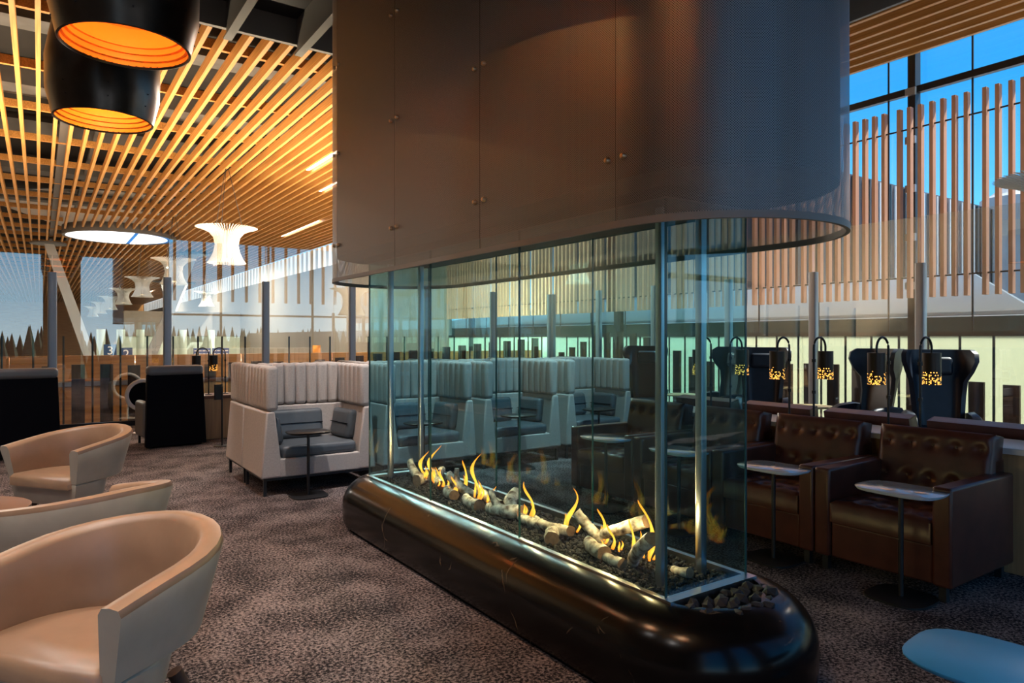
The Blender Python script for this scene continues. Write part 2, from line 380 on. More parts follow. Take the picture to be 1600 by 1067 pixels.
# right facade: mullions, transom, panes, frosted spandrel, timber louvers
fac = empty('wall_right', (XW, 0, 0), kind='structure')
ms = [-1.4, 5.7, 12.8, 19.9]
for y in ms:
    box(-.12, .06, y - .06, y + .06, -.3, 6.6).build('mullion', 'dark_metal', fac)
    o = box(-.18, -.05, y - .22, y - .20, 1.6, 6.3).build('glass_fin', 'clear_glass', fac)
    for z in (2.3, 3.1, 3.9, 4.7, 5.5): box(-.17, -.12, y - .08, y + .08, z, z + .12).build('bracket', 'post_grey', fac)
box(-.06, .04, -3, 21.5, 5.55, 5.66).build('transom', 'dark_metal', fac)
y = -2.9
while y < 21:
    box(-.012, .012, y - .012, y + .012, 1.6, 6.6).build('pane_joint', 'dark_metal', fac)
    box(-.004, .004, y + .015, y + 1.27, 1.62, 6.6).build('pane', 'clear_glass', fac); y += 1.29
box(-.03, .03, -3, 21.5, 1.53, 1.6).build('sill_rail', 'dark_metal', fac)
y = -3
while y < 21:
    box(-.01, .01, y + .006, y + 2.14, -.3, 1.53).build('frosted_panel', 'frosted', fac); y += 2.15
box(-.4, .1, -3, 21.5, 6.45, 6.6).build('head_beam', 'slat_wood', fac)
hw = struct(box(11.9, 12.1, 21.5, 112, -4.5, 5.1).build('wall_hall_right', 'taupe_wall'))
for i in range(110):
    yy = 21.6 + i*.8
    box(11.9, 12.1, yy, yy + .4, 5.1, 6.15).build('fin', 'white_paint', hw)
scr = empty('louver_screen', (11.7, 0, 2.15), 0, 'row of hanging timber louvers on thin rods before the tall windows', 'louver screen')
lp = [1323, 1337, 1352, 1367, 1382, 1406, 1422, 1439, 1457, 1474, 1492, 1511, 1540, 1560, 1581, 1600]
lys = [y_at(p, 11.7) for p in lp]
yy = lys[-1]; k = 0
while yy > -2.6: yy -= .165 if k % 6 else .27; k += 1; lys.append(yy)
yy = lys[0]; k = 1
while yy < 21: yy += .165 if k % 6 else .24; k += 1; lys.append(yy)
lv = None
for y in lys:
    if lv is None: lv = box(-.05, .05, -.028, .028, 0, 3.1).build('louver', 'louver_wood', scr); o = lv
    else: o = lv.copy(); C.objects.link(o)
    o.location = (0, y, 0)
for z in (2.75, .33): MB().tube([(.0, -2.8, z), (.0, 21.2, z)], .014, 6).build('rod', 'dark_metal', scr)

# ------------------------------------------------------------------ outside
struct(box(-250, 250, -250, 350, -5.2, -5).build('ground', 'concrete'))
rf = MB()
A_, B_, Cc, D_ = (16.3, 5.66), (30, 12.1), (30, 34), (14.2, 30)
def rz_(x): return 1.9 + (x - 14.2)*.133
rf.add([(14.2, 4.6, 1.9), (16.3, 5.66, rz_(16.3)), (30, 12.1, 4.0), (30, 34, 4.0), (14.2, 30, 1.9), (14.2, 4.6, 1.6), (30, 12.1, 1.6), (30, 34, 1.6), (14.2, 30, 1.6)],
       [(0, 1, 2, 3, 4), (0, 5, 6, 2, 1), (3, 7, 8, 4), (0, 4, 8, 5), (2, 6, 7, 3), (5, 8, 7, 6)])
roof = rf.build('ribbed_roof', 'duct'); tag(roof, 'white ribbed metal roof outside beyond the frosted panels', 'roof')
rib = None
for i in range(64):
    x = 14.4 + i*.243
    y0 = max(4.75, 5.66 + (x - 16.3)*(12.1 - 5.66)/(30 - 16.3)) + .05; y1 = 30 + (x - 14.2)*4/15.8
    box(x, x + .165, y0, y1, rz_(x) - .01, rz_(x) + .07).build('rib', 'roof_white', roof)
o = box(13.7, 14.2, -30, 45, -5, 1.88).build('parapet', 'dark_band'); tag(o, 'long dark parapet at the foot of the white ribbed roof', 'parapet')
bd = box(31, 58, 22, 40, -5, 11).build('grey_building', 'dark_clad'); tag(bd, 'dark grey metal clad building rising behind the white roof', 'building')
for i in range(45):
    box(31.1 + i*.6, 31.22 + i*.6, 21.9, 22, 2, 10.9).build('cladding_rib', 'dark_band' if i % 3 else 'roof_white', bd)
tw = MB().lathe([(2.2, -5), (2.2, 12), (3, 13.5), (3, 16), (2.2, 16.4), (1, 17.4), (0, 17.6)], 16, 84, 30).build('far_tower', 'concrete'); tag(tw, 'pale round tower far beyond the grey building', 'tower')
for nm, x0, x1, yb, lab in (('forest', -60, 90, -75, 'dark conifer forest on the horizon behind the back windows'),):
    fm = MB()
    for i in range(600):
        x = random.uniform(x0, x1); y = yb + random.uniform(-8, 8); h = random.uniform(6.0, 8.3); n = 6
        fm.add([(x + 1.6*math.cos(2*PI*j/n), y + 1.6*math.sin(2*PI*j/n), -5) for j in range(n)] + [(x, y, -5 + h)], [(j, (j+1) % n, n) for j in range(n)])
    tag(fm.build(nm, 'forest'), lab, 'forest', kind='stuff')

# ------------------------------------------------------------------ hall beyond the railing
bulk = empty('timber_bulkhead', (0, 15.6, -4.5), 0, 'long orange timber clad wall just beyond the far glass railing', 'timber wall')
for i in range(9):
    x = -6.5 + i*2.02
    box(x, x + 2.0, 0, .12, 5.18, 5.66).build('panel', 'panel_wood', bulk)
    box(x, x + 2.0, -.25, 0, 3.6, 5.08).build('panel', 'panel_wood', bulk)
box(-6.5, 11.7, -.27, .1, 5.09, 5.17).build('metal_strip', 'steel', bulk)
box(-6.5, 11.7, .02, .1, 0, 5.2).build('backing', 'panel_wood', bulk)
def vcol(xb, xt, Y, label):
    o = MB().loft([[(xb + a, Y + b, -4.5) for a, b in ((-.3, -.3), (.3, -.3), (.3, .3), (-.3, .3))], [(xt + a, Y + b, 6.1) for a, b in ((-.2, -.2), (.2, -.2), (.2, .2), (-.2, .2))]]).build('slanted_column', 'column_paint')
    MB().lathe([(.75, 6.0), (.75, 6.08), (.3, 6.1)], 20, xt, Y, cap=True).build('capital', 'beam_grey', o)
    tag(o, label, 'column')
vcol(3.6, .35, 40, 'pale slanted column leaning left under the skylight')
vcol(2.9, 6.9, 40.6, 'pale slanted column leaning right, beside the leftward one')
vcol(10.6, 8.2, 62, 'distant slanted column leaning left far down the hall')
vcol(6.0, 10.0, 62.6, 'distant slanted column leaning right far down the hall')
fw = struct(box(-8, 12, 108, 108.3, -4.5, 7.2).build('wall_hall_end', 'panel_wood'))
o = box(4.6, 11.88, 52, 52.3, -4.5, 1.62).build('mint_partition', 'mint'); tag(o, 'pale mint partition across the far hall', 'partition')
o = box(4.6, 11.88, 51.9, 52.4, 1.64, 3.3).build('beige_bulkhead', 'taupe_wall'); tag(o, 'beige bulkhead above the pale mint partition', 'bulkhead')
for i, x in enumerate((2.9, 3.9, 4.9, 5.9, 7.2, 8.8)):
    o = MB().lathe([(.22, -4.5), (.22, 2.0)], 14, x, 46, cap=True).build('hall_pillar', 'mint', smooth=40)
    tag(o, 'pale mint round pillar, number %s from the left in the far hall' % ('one two three four five six'.split()[i]), 'pillar', 'pale pillars in the far hall')
def text_mesh(txt, size, mat, parent, loc, rot):
    cu = bpy.data.curves.new('txt', 'FONT'); cu.body = txt; cu.size = size; cu.extrude = .005; cu.align_x = 'CENTER'; cu.align_y = 'CENTER'
    ob = bpy.data.objects.new('txt', cu); C.objects.link(ob)
    me = bpy.data.meshes.new_from_object(ob.evaluated_get(bpy.context.evaluated_depsgraph_get())); bpy.data.objects.remove(ob)
    me.materials.clear(); me.materials.append(MATS[mat]); me.name = 'numeral'
    o = bpy.data.objects.new('numeral', me); C.objects.link(o); o.parent = parent; o.location = loc; o.rotation_euler = rot
for d, px, z in (('3', 172, .95), ('2', 197, .80)):
    X = x_at(px, 34)
    s = box(X - .24, X + .24, 33.95, 34, z - .28, z + .28).build('number_sign', 'blue_sign'); tag(s, 'dark blue sign with white numeral, %s in the far hall' % ('left one' if d == '3' else 'right one'), 'sign')
    text_mesh(d, .5, 'sign_white', s, (X, 33.94, z), (R(90), 0, 0))
    MB().tube([(X, 34.05, -4.5), (X, 34.05, z)], .04, 6).build('post', 'post_grey', s)
for px, lab in ((316, 'blue departure screen on the left of the pair in the hall'), (345, 'blue departure screen on the right of the pair in the hall')):
    X = x_at(px, 28)
    s = box(X - .3, X + .3, 28, 28.06, .72, 1.12).build('display_screen', 'screen_blue'); tag(s, lab, 'screen', 'blue screens in the hall')
    for r_ in range(3):
        for c_ in range(4): box(X - .27 + c_*.14, X - .16 + c_*.14, 27.985, 28, .76 + r_*.12, .80 + r_*.12).build('text_row', 'sign_white', s)
    MB().tube([(X, 28.05, -4.5), (X, 28.05, .8)], .04, 6).build('post', 'post_grey', s)
X = x_at(495, 28); o = box(X - .15, X + .15, 28, 28.1, .75, 1.2).build('orange_poster', 'orange_lining'); tag(o, 'small orange poster stand at the hall beside the hood', 'poster')
MB().tube([(X, 28.05, -4.5), (X, 28.05, .8)], .04, 6).build('post', 'post_grey', o)

# ------------------------------------------------------------------ glass railings
def railing(name, label, loc, rz, length, posts, hgt, s0):
    t = empty(name, loc, rz, label, 'railing')
    for i, x in enumerate(posts):
        MB().prism(rrect(x - .065, x + .065, -.05, .05, .02, 3), 0, 2.57).build('post', 'post_grey', t, smooth=40)
    for i in range(len(posts) - 1):
        a, bb = posts[i], posts[i+1]
        h = hgt(i)
        box(a + .008, bb - .008, -.006, .006, .08, h).build('glass_pane', 'rail_glass', t)
    box(s0, length, -.05, .05, 0, .08).build('base_channel', 'black_metal', t)
    x = s0 + .2; i = 0
    while x < length - .1:
        z = 1.03 + .03*math.sin(x*2.3)
        if name == 'side_railing':
            # board tops swell in a wave along the windows
            z = .98 + .62*math.exp(-((x - 2.6)/1.9)**2) + .10*math.sin(x*1.1)
        elif x > 4.5: z = 1.06 + .08*(x - 4.5)
        box(x - .095, x + .095, .06, .10, .08, z).build('board', 'walnut', t)
        MB().tube([(x + .205, .08, .08), (x + .205, .08, 1.53)], .017, 6).build('rod', 'dark_metal', t)
        x += .41
    return t
railing('end_railing', 'tall glass railing with dark walnut boards at the far edge of lounge', (0, YF, 0), 0, XR, [-3.23, -1.53, .17, 1.86, 3.55, 5.27, 6.98, 8.69, 10.36], lambda i: 2.85 if i < 3 else 3.24, -5)
railing('side_railing', 'tall glass railing with dark walnut boards along the right windows', (XR, YF, 0), R(-90), 16.3, [.06, 1.75, 3.45, 5.3, 6.98, 8.64, 10.3, 11.96, 13.6, 15.3], lambda i: 3.24, .1)

# ------------------------------------------------------------------ fireplace
FX = 2.445
fp = empty('fireplace', (FX, 3.62, 0), 0, 'long fireplace with a glossy black marble bench and tall glass panes', 'fireplace')
def fpb(mb, name, mat, **k):
    o = mb.build(name, mat, fp, **k); o.location = (-FX, -3.62, 0); return o
prof = [(.05, 0), (.05, .03), (.02, .035), (.005, .07), (0, .13), (0, .19)] + [(.215 - .215*math.cos(a), .19 + .205*math.sin(a)) for a in [PI/2*i/12 for i in range(1, 13)]] + [(.226, .393), (.226, .34)]
fpb(MB().loft([[(x, y, z) for x, y in stadium(FX, .505 - off, 2.10, 5.08, 24)] for off, z in prof], cap=False), 'stone_bench', 'marble', smooth=35)
fpb(MB().prism(stadium(FX, .285, 2.10, 5.08, 20), .30, .345), 'tray', 'dark_metal')
GX0, GX1, GY0, GY1 = 2.18, 2.71, 2.04, 5.21
for a in ((GX0 - .018, GX0 + .012, GY0, GY1), (GX1 - .012, GX1 + .018, GY0, GY1)): fpb(box(*a, .36, .402), 'glass_channel', 'steel')
for y in (GY0, GY1): fpb(box(GX0 - .02, GX1 + .02, y - .045, y + .01, .36, .404), 'end_strip', 'steel')
ys = [GY0, 3.117, 4.165, GY1]
for i in range(3):
    for x in (GX0, GX1): fpb(box(x - .005, x + .005, ys[i] + .003, ys[i+1] - .003, .40, 2.12), 'glass_pane', 'fire_glass')
for y in (GY0, GY1): fpb(box(GX0 + .008, GX1 - .008, y - .005, y + .005, .40, 2.12), 'glass_pane', 'fire_glass')
for y in ys:
    for x in (GX0, GX1): fpb(box(x - .006, x + .006, y - .002, y + .002, .40, 2.12), 'pane_edge', 'glass_edge')
for x in (2.33, 2.60):
    for y in (2.21, 5.14): fpb(MB().prism(rrect(x - .02, x + .02, y - .02, y + .02, .006, 2), .345, 2.2), 'steel_post', 'steel', smooth=40)
# hood
HX, HR, HA, HB, HZ = 2.455, .56, 2.04, 5.17, 1.938
hood = empty('fireplace_hood', (HX, 3.62, HZ), 0, 'huge bronze perforated metal hood hanging above the fireplace', 'hood')
def uvpanel(pts, z0, z1, name, u0):
    me = bpy.data.meshes.new(name); vs = []; fs = []; us = []; u = u0; uu = [u0]
    for i in range(1, len(pts)): u += math.dist(pts[i], pts[i-1]); uu.append(u)
    for i, (x, y) in enumerate(pts): vs += [(x - HX, y - 3.62, z0 - HZ), (x - HX, y - 3.62, z1 - HZ)]
    for i in range(len(pts) - 1): fs.append((2*i, 2*i+2, 2*i+3, 2*i+1)); us += [(uu[i], z0), (uu[i+1], z0), (uu[i+1], z1), (uu[i], z1)]
    me.from_pydata(vs, [], fs); ul = me.uv_layers.new(name='UVMap'); ul.data.foreach_set('uv', [c for q in us for c in q])
    me.materials.append(MATS['perforated']); me.shade_smooth()
    o = bpy.data.objects.new(name, me); C.objects.link(o); o.parent = hood; return o
gp = .003
seam = [HA, 3.07, 4.12, HB]
for i in range(3):
    uvpanel([(HX - HR, seam[i] + gp), (HX - HR, seam[i+1] - gp)], HZ, 6.48, 'mesh_panel', seam[i])
    uvpanel([(HX + HR, seam[i] + gp), (HX + HR, seam[i+1] - gp)], HZ, 6.48, 'mesh_panel', seam[i])
uvpanel(arc(HX, HA, HR, PI, 2*PI, 48), HZ, 6.48, 'mesh_panel', 0)
uvpanel(arc(HX, HB, HR, 0, PI, 48), HZ, 6.48, 'mesh_panel', 0)
def hb(mb, name, mat, **k):
    o = mb.build(name, mat, hood, **k); o.location = (-HX, -3.62, -HZ); return o
outer = stadium(HX, HR + .004, HA, HB, 40); inner = stadium(HX, HR - .012, HA, HB, 40)
hb(MB().loft([[(x, y, z) for x, y in q] for q, z in ((outer, HZ), (outer, HZ + .028), (inner, HZ + .028), (inner, HZ), (outer, HZ))], cap=False), 'bottom_rim', 'beam_grey', smooth=40)
lin = stadium(HX, HR - .035, HA, HB, 30)
hb(MB().prism(lin, 2.14, 6.45), 'inner_liner', 'soffit', smooth=40)
hb(box(GX0 - .03, GX1 + .03, GY0 - .03, GY1 + .03, 2.09, 2.138), 'glass_head_frame', 'dark_metal')
for y in seam:
    hb(box(HX - HR + .001, HX - HR + .006, y - gp, y + gp, HZ, 6.4), 'seam_strip', 'dark_metal')
bolt = None
for y in seam:
    for z in (2.215, 2.915, 3.60, 4.29):
        for dy in (-.045, .045):
            for sgn in (-1, 1):
                if bolt is None:
                    bolt = MB().lathe([(0, -.004), (.013, -.004), (.014, .006), (.009, .016), (0, .018)], 10).build('bolt', 'brass', hood, smooth=40); o = bolt
                else: o = bolt.copy(); C.objects.link(o)
                yy = y + dy
                if yy < HA: a = (HA - yy)/HR; px_, py_ = HX + sgn*HR*math.cos(a), HA - HR*math.sin(a)
                else: px_, py_ = HX + sgn*HR, yy
                o.location = (px_ - HX, py_ - 3.62, z - HZ); o.rotation_euler = (0, sgn*PI/2, 0)
# pebble bed (uncountable) and larger lava rocks in the end planters
def stone(mb, c, r, rnd):
    g = (1 + 5**.5)/2
    vs = [(-1,g,0),(1,g,0),(-1,-g,0),(1,-g,0),(0,-1,g),(0,1,g),(0,-1,-g),(0,1,-g),(g,0,-1),(g,0,1),(-g,0,-1),(-g,0,1)]
    fs = [(0,11,5),(0,5,1),(0,1,7),(0,7,10),(0,10,11),(1,5,9),(5,11,4),(11,10,2),(10,7,6),(7,1,8),(3,9,4),(3,4,2),(3,2,6),(3,6,8),(3,8,9),(4,9,5),(2,4,11),(6,2,10),(8,6,7),(9,8,1)]
    q = Euler((rnd.random()*6, rnd.random()*6, rnd.random()*6)).to_matrix()
    mb.add([Vector(c) + q @ (Vector(v)*(r/1.9*rnd.uniform(.7, 1.2))) for v in vs], fs)
rnd = random.Random(3); pb = MB()
for i in range(5200):
    stone(pb, (rnd.uniform(GX0 + .02, GX1 - .02), rnd.uniform(GY0 + .03, GY1 - .03), .355 + rnd.uniform(0, .025)), rnd.uniform(.008, .017), rnd)
tag(pb.build('pebble_bed', 'pebble'), 'bed of small black lava pebbles inside the glass fireplace', 'pebbles', kind='stuff')
spots = []
for tries in range(600):
    a = rnd.uniform(PI, 2*PI); rr = rnd.uniform(0, .25); x = FX + rr*math.cos(a); y = 2.0 + rr*.85*math.sin(a) - .015
    if y > 1.965: continue
    if all((x - p[0])**2 + (y - p[1])**2 > .046**2 for p in spots): spots.append((x, y))
spots.sort(key=lambda p: p[0])
for i, (x, y) in enumerate(spots[:40]):
    mb = MB(); stone(mb, (0, 0, 0), rnd.uniform(.028, .040), rnd)
    o = mb.build('lava_rock', 'lava', loc=(x, y, .372 + rnd.uniform(0, .012)))
    tag(o, 'rough black lava rock in the planter at the near end of fireplace', 'rock', 'lava rocks in the fireplace end planter')
# logs
def log(px, X, L, r, yaw, pitch, z, label, fork=False):
    Y = y_at(px, X); mb = MB(); n = 9; rings = []
    rl = random.Random(int(px))
    for i in range(n):
        tt = i/(n-1); x = (tt - .5)*L; bend = .12*L*math.sin(tt*PI)*rl.uniform(.7, 1)
        rings.append([(x, bend + r*(1 - .2*tt)*rl.uniform(.88, 1.1)*math.cos(2*PI*j/12), r*(1 - .2*tt)*rl.uniform(.88, 1.1)*math.sin(2*PI*j/12)) for j in range(12)])
    mb.loft(rings, cap=False)
    o = mb.build('birch_log', 'bark', smooth=60, loc=(X, Y, z), rot=(0, R(pitch), R(yaw)))
    ends = MB(); ends.add(rings[0], [tuple(reversed(range(12)))]); ends.add(rings[-1], [tuple(range(12))]); ends.build('cut_end', 'log_end', o)
    if fork: MB().tube([(L*.05, .08*L, 0), (L*.22, .10*L, r*1.4), (L*.3, .1*L, r*2.6)], [r*.6, r*.5, r*.45], 8).build('branch_stub', 'bark', o, smooth=60)
    tag(o, label, 'log', 'logs in the fireplace')
logs = [(652, 2.42, .24, .035, 100, -38, .46, 'short pale log leaning up at the far end of the fire', 0), (668, 2.47, .24, .045, 20, 0, .42, 'thick log lying crosswise at the far end of the fire', 0),
 (690, 2.50, .26, .036, 60, -15, .45, 'grey log slanting behind the far flames', 0), (704, 2.40, .20, .038, 75, 0, .41, 'white birch log end in front of the far flames', 0),
 (722, 2.46, .28, .036, 115, -30, .46, 'white birch log standing tilted by the tall far flame', 1), (738, 2.38, .24, .040, 80, 0, .41, 'pale birch log lying at the front below the tall far flame', 0),
 (764, 2.50, .26, .034, 95, -18, .44, 'brown split log behind the third flame from far end', 0), (790, 2.42, .34, .045, 95, 6, .42, 'long speckled birch log in the middle of the row', 1),
 (803, 2.52, .22, .045, 50, -20, .45, 'charred dark log chunk leaning mid row', 0), (830, 2.43, .26, .033, 88, 0, .41, 'thin brown log lying under the middle flame', 0),
 (862, 2.45, .40, .030, 84, 3, .42, 'long thin brown log linking middle and near flames', 0), (868, 2.37, .20, .042, 40, 0, .41, 'short round log with its cut end to the front', 0),
 (925, 2.44, .24, .034, 130, -45, .48, 'curved white log arching up near the front flames', 0), (932, 2.38, .22, .040, 70, 0, .42, 'stout birch log with cut end below the arched log', 0),
 (968, 2.50, .42, .034, 92, 24, .50, 'long log leaning diagonally behind the near flames', 0), (1004, 2.42, .28, .036, 70, 42, .46, 'upright birch log at the near corner flame', 0),
 (957, 2.36, .18, .028, 80, 0, .40, 'dark half buried log at the front near end', 0), (1065, 2.50, .12, .024, 80, 10, .40, 'small grey log stub beyond the near steel post', 0)]
for l in logs: log(*l)
# flames
def flame(px, X, h, wd, seed, label):
    rl = random.Random(seed); Y = y_at(px, X); mb = MB(); n = 14; rings = []; ph = rl.uniform(0, 6); am = rl.uniform(.12, .22)*h
    for i in range(n):
        tt = i/(n-1)
        r = wd*(.5 + 1.0*tt)*(1 - tt)**.8 * (1 + .38*math.sin(ph + tt*9)) + .0008
        cx = am*math.sin(ph + tt*4.6)*tt**.8; cy = am*math.cos(ph*1.7 + tt*4.1)*tt**.8
        rings.append([(cx + r*math.cos(2*PI*j/10)*(.55), cy + r*math.sin(2*PI*j/10), tt*h) for j in range(10)])
    mb.loft(rings)
    o = mb.build('flame', 'flame', smooth=180, loc=(X, Y, .42)); tag(o, label, 'flame', 'flames in the fireplace')
    for s in range(3):
        m2 = MB(); rr = []; hh = h*rl.uniform(.3, .5); ox = rl.uniform(-.03, .03); oy = rl.choice((-1, 1))*rl.uniform(.03, .05)
        for i in range(9):
            tt = i/8; r = wd*.6*(1 - tt)**.8*(.6 + tt) + .0006
            rr.append([(ox + r*.5*math.cos(2*PI*j/8) + .1*hh*math.sin(tt*4), oy + r*math.sin(2*PI*j/8) + .12*hh*math.sin(tt*5 + s), tt*hh) for j in range(8)])
        m2.loft(rr).build('flame_tongue', 'flame', o, smooth=180)
FL = [(662, 2.44, .17, .022), (677, 2.45, .22, .020), (692, 2.42, .10, .018), (710, 2.40, .09, .018), (727, 2.50, .17, .018), (748, 2.44, .24, .020), (768, 2.44, .09, .016), (829, 2.44, .17, .017),
      (889, 2.44, .19, .017), (942, 2.46, .14, .018), (957, 2.42, .10, .012), (989, 2.42, .15, .013), (1014, 2.46, .23, .016)]
ordn = 'first second third fourth fifth sixth seventh eighth ninth tenth eleventh twelfth thirteenth'.split()
for i, (px, X, h, wd) in enumerate(FL):
    flame(px, X, h*1.25, wd*1.3, i + 11, 'orange flame among the logs, %s counted from the far end' % ordn[i])

for px in (672, 745, 829, 889, 950, 1008):
    ld = bpy.data.lights.new('fire_light', 'POINT'); ld.energy = 2.2; ld.color = (1, .55, .22); ld.shadow_soft_size = 0
    lo = bpy.data.objects.new('fire_light', ld); C.objects.link(lo); lo.location = (2.40, y_at(px, 2.40), .60)

# ------------------------------------------------------------------ tub chairs
def tub_chair():
    t = empty('tub_chair', (0, 0, 0))
    # chair faces +x locally; band runs round the back
    def ucurve(hw, back, front, n=14):
        r = hw; pts = [(front, -hw)]
        for i in range(1, 4): pts.append((front + (back + r - front)*i/3, -hw))
        pts = [(x, y) for x, y in pts]
        for i in range(1, n): a = -PI/2 - PI*i/n; pts.append((back + r + r*math.cos(a)*1.0, r*math.sin(a)))
        for i in range(3, -1, -1): pts.append((front + (back + r - front)*i/3, hw))
        return pts
    zs = lambda k: k
    ot = ucurve(.375, -.36, .27); ob = ucurve(.315, -.28, .24); it = ucurve(.288, -.275, .27); ib = ucurve(.262, -.235, .24)
    N = len(ot); rings = []
    for i in range(N):
        tt = abs(i/(N-1) - .5)*2     # 0 back, 1 arm front
        zt = .66 - .10*tt**1.5; zb = .335 + .02*(1 - tt)
        O, B, I, J = ot[i], ob[i], it[i], ib[i]
        def mid(p, q, f): return (p[0] + (q[0]-p[0])*f, p[1] + (q[1]-p[1])*f)
        a = mid(B, O, .93); d = mid(J, I, .93); c1 = mid(O, I, .15); c2 = mid(O, I, .85)
        rings.append([(*B, zb), (*mid(B, O, .5), zb + (zt - zb)*.5), (*a, zt - .02), (*c1, zt), (*mid(O, I, .5), zt + .004), (*c2, zt), (*d, zt - .02), (*mid(J, I, .5), zb + (zt - zb)*.5), (*J, zb)])
    mb = MB(); n = 9
    mb.loft(rings)
    # outer faces taupe, inner and rim tan for warm lamp light
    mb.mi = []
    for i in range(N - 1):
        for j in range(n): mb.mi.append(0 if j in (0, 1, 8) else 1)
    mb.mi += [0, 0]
    mb.build('back_band', ['leather_taupe', 'leather_lamplit'], t, smooth=50)
    sh = []
    pts = ucurve(.312, -.16, .24); pts2 = ucurve(.25, -.12, .20)
    MB().loft([[(x, y, .17) for x, y in pts2], [(x, y, .215) for x, y in ucurve(.285, -.14, .23)], [(x, y, .325) for x, y in pts], [(x*.98, y*.98, .332) for x, y in pts]]).build('lower_shell', 'leather_taupe', t, smooth=50)
    sp_ = ucurve(.272, -.15, .27)
    MB().loft([[(x, y, .30) for x, y in sp_], [(x, y, .355) for x, y in sp_], [(x*.93, y*.93, .378) for x, y in sp_], [(x*.6, y*.6, .384) for x, y in sp_]]).build('seat', 'leather_lamplit', t, smooth=70)
    for sx_, sy_ in ((1, 1), (1, -1), (-1, 1), (-1, -1)):
        x, y = (.16 if sx_ > 0 else -.12), .17*sy_
        MB().tube([(x, y, .19), (x + .07*sx_, y + .05*sy_, 0)], [.026, .016], 10).build('leg', 'walnut', t, smooth=50)
    return t
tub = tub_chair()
tubs = [((.20, 3.0, 0), 217, 'taupe leather tub chair with lamplight tint painted inside, nearest the camera'),
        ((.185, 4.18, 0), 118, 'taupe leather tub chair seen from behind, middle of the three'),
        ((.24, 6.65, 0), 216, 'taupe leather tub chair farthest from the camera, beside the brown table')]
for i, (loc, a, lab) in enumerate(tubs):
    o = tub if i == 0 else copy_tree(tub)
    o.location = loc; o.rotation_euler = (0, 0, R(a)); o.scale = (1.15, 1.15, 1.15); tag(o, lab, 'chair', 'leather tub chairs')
tb = empty('round_table', (-.40, 5.25, 0), 0, 'small round brown table between two tub chairs', 'table')
MB().lathe([(0, .445), (.34, .445), (.36, .455), (.36, .475), (.35, .48), (0, .48)], 40).build('table_top', 'table_brown', tb, smooth=40)
for k in range(3):
    a = 2*PI*k/3 + .3
    MB().tube([(.12*math.cos(a), .12*math.sin(a), .445), (.30*math.cos(a), .30*math.sin(a), 0)], [.03, .018], 10).build('leg', 'walnut', tb, smooth=50)

# ------------------------------------------------------------------ high-back booths (front faces -y locally)
BW, BD = 1.15, .74
def booth():
    t = empty('privacy_booth', (0, 0, 0)); hw = BW/2
    for s in (-1, 1):
        MB().loft([[(s*hw, 0, .17), (s*(hw - .21), 0, .17), (s*(hw - .15), BD, .17), (s*hw, BD, .17)],
                   [(s*(hw - .05), .0, .80), (s*(hw - .13), .0, .80), (s*(hw - .13), BD, .80), (s*(hw - .02), BD, .80)]]).build('side_panel', 'booth_fabric', t, bevel=.018)
        ch = None
        for k in range(6):
            y = .005 + k*(BD - .01)/6
            if ch is None: ch = box(0, .115, 0, (BD - .01)/6 - .002, .805, 1.23).build('side_channel', 'booth_fabric', t, bevel=.035, seg=4); o = ch
            else: o = ch.copy(); C.objects.link(o)
            o.location = ((hw - .165) if s > 0 else (-hw + .05), y, 0)
    box(-hw + .17, hw - .17, .0, .10, .17, .345).build('front_panel', 'booth_fabric', t, bevel=.012)
    box(-hw + .1, hw - .1, BD - .13, BD, .17, .80).build('back_panel', 'booth_fabric', t, bevel=.015)
    ch = None; wch = (BW - .34)/7
    for k in range(7):
        if ch is None: ch = box(0, wch - .002, 0, .12, .805, 1.235).build('back_channel', 'booth_fabric', t, bevel=.035, seg=4); o = ch
        else: o = ch.copy(); C.objects.link(o)
        o.location = (-hw + .17 + k*wch, BD - .13, 0)
    MB().prism([(-hw + .20, .02), (hw - .20, .02), (hw - .15, BD - .14), (-hw + .15, BD - .14)], .34, .46).build('seat_cushion', 'slate_leather', t, bevel=.04)
    bc = box(-hw + .18, .20, -.06, .06, 0, .30).build('back_cushion', 'slate_leather', t, bevel=.045, seg=4, loc=(0, BD - .20, .46), rot=(R(-10), 0, 0))
    box(-hw + .19, .19, -.066, -.058, .145, .152).build('seam', 'black_back', bc)
    sc_ = box(-.055, .055, -.20, .20, 0, .30).build('side_cushion', 'slate_leather', t, bevel=.045, seg=4, loc=(hw - .235, .36, .46), rot=(0, R(10), R(6)))
    box(-.062, -.053, -.19, .19, .145, .152).build('seam', 'black_back', sc_)
    box(-.05, .05, -.20, .14, 0, .27).build('side_cushion', 'slate_leather', t, bevel=.045, seg=4, loc=(-hw + .215, .34, .46), rot=(0, R(-10), 0))
    box(-hw + .03, hw - .03, .02, BD - .02, .145, .17).build('base_frame', 'dark_metal', t)
    for sx_ in (-1, 1):
        for y in (.03, BD - .05): box(sx_*(hw - .045) - .014, sx_*(hw - .045) + .014, y, y + .028, 0, .15).build('leg', 'dark_metal', t)
    return t
bo = booth(); od = ['first', 'second', 'third', 'fourth']
for i in range(4):
    o = bo if i == 0 else copy_tree(bo)
    o.location = (2.29 + 1.22*i, 6.68, 0); o.rotation_euler = (0, 0, 0)
    tag(o, 'pale channelled high-back booth facing us, %s from the tub chairs' % od[i], 'booth', 'high-back booths')
for i in range(4):
    o = copy_tree(bo); o.location = (2.29 + 1.22*i, 8.19, 0); o.rotation_euler = (0, 0, PI)
    tag(o, 'pale high-back booth turned away behind the front row, %s from the tub chairs' % od[i], 'booth', 'high-back booths')

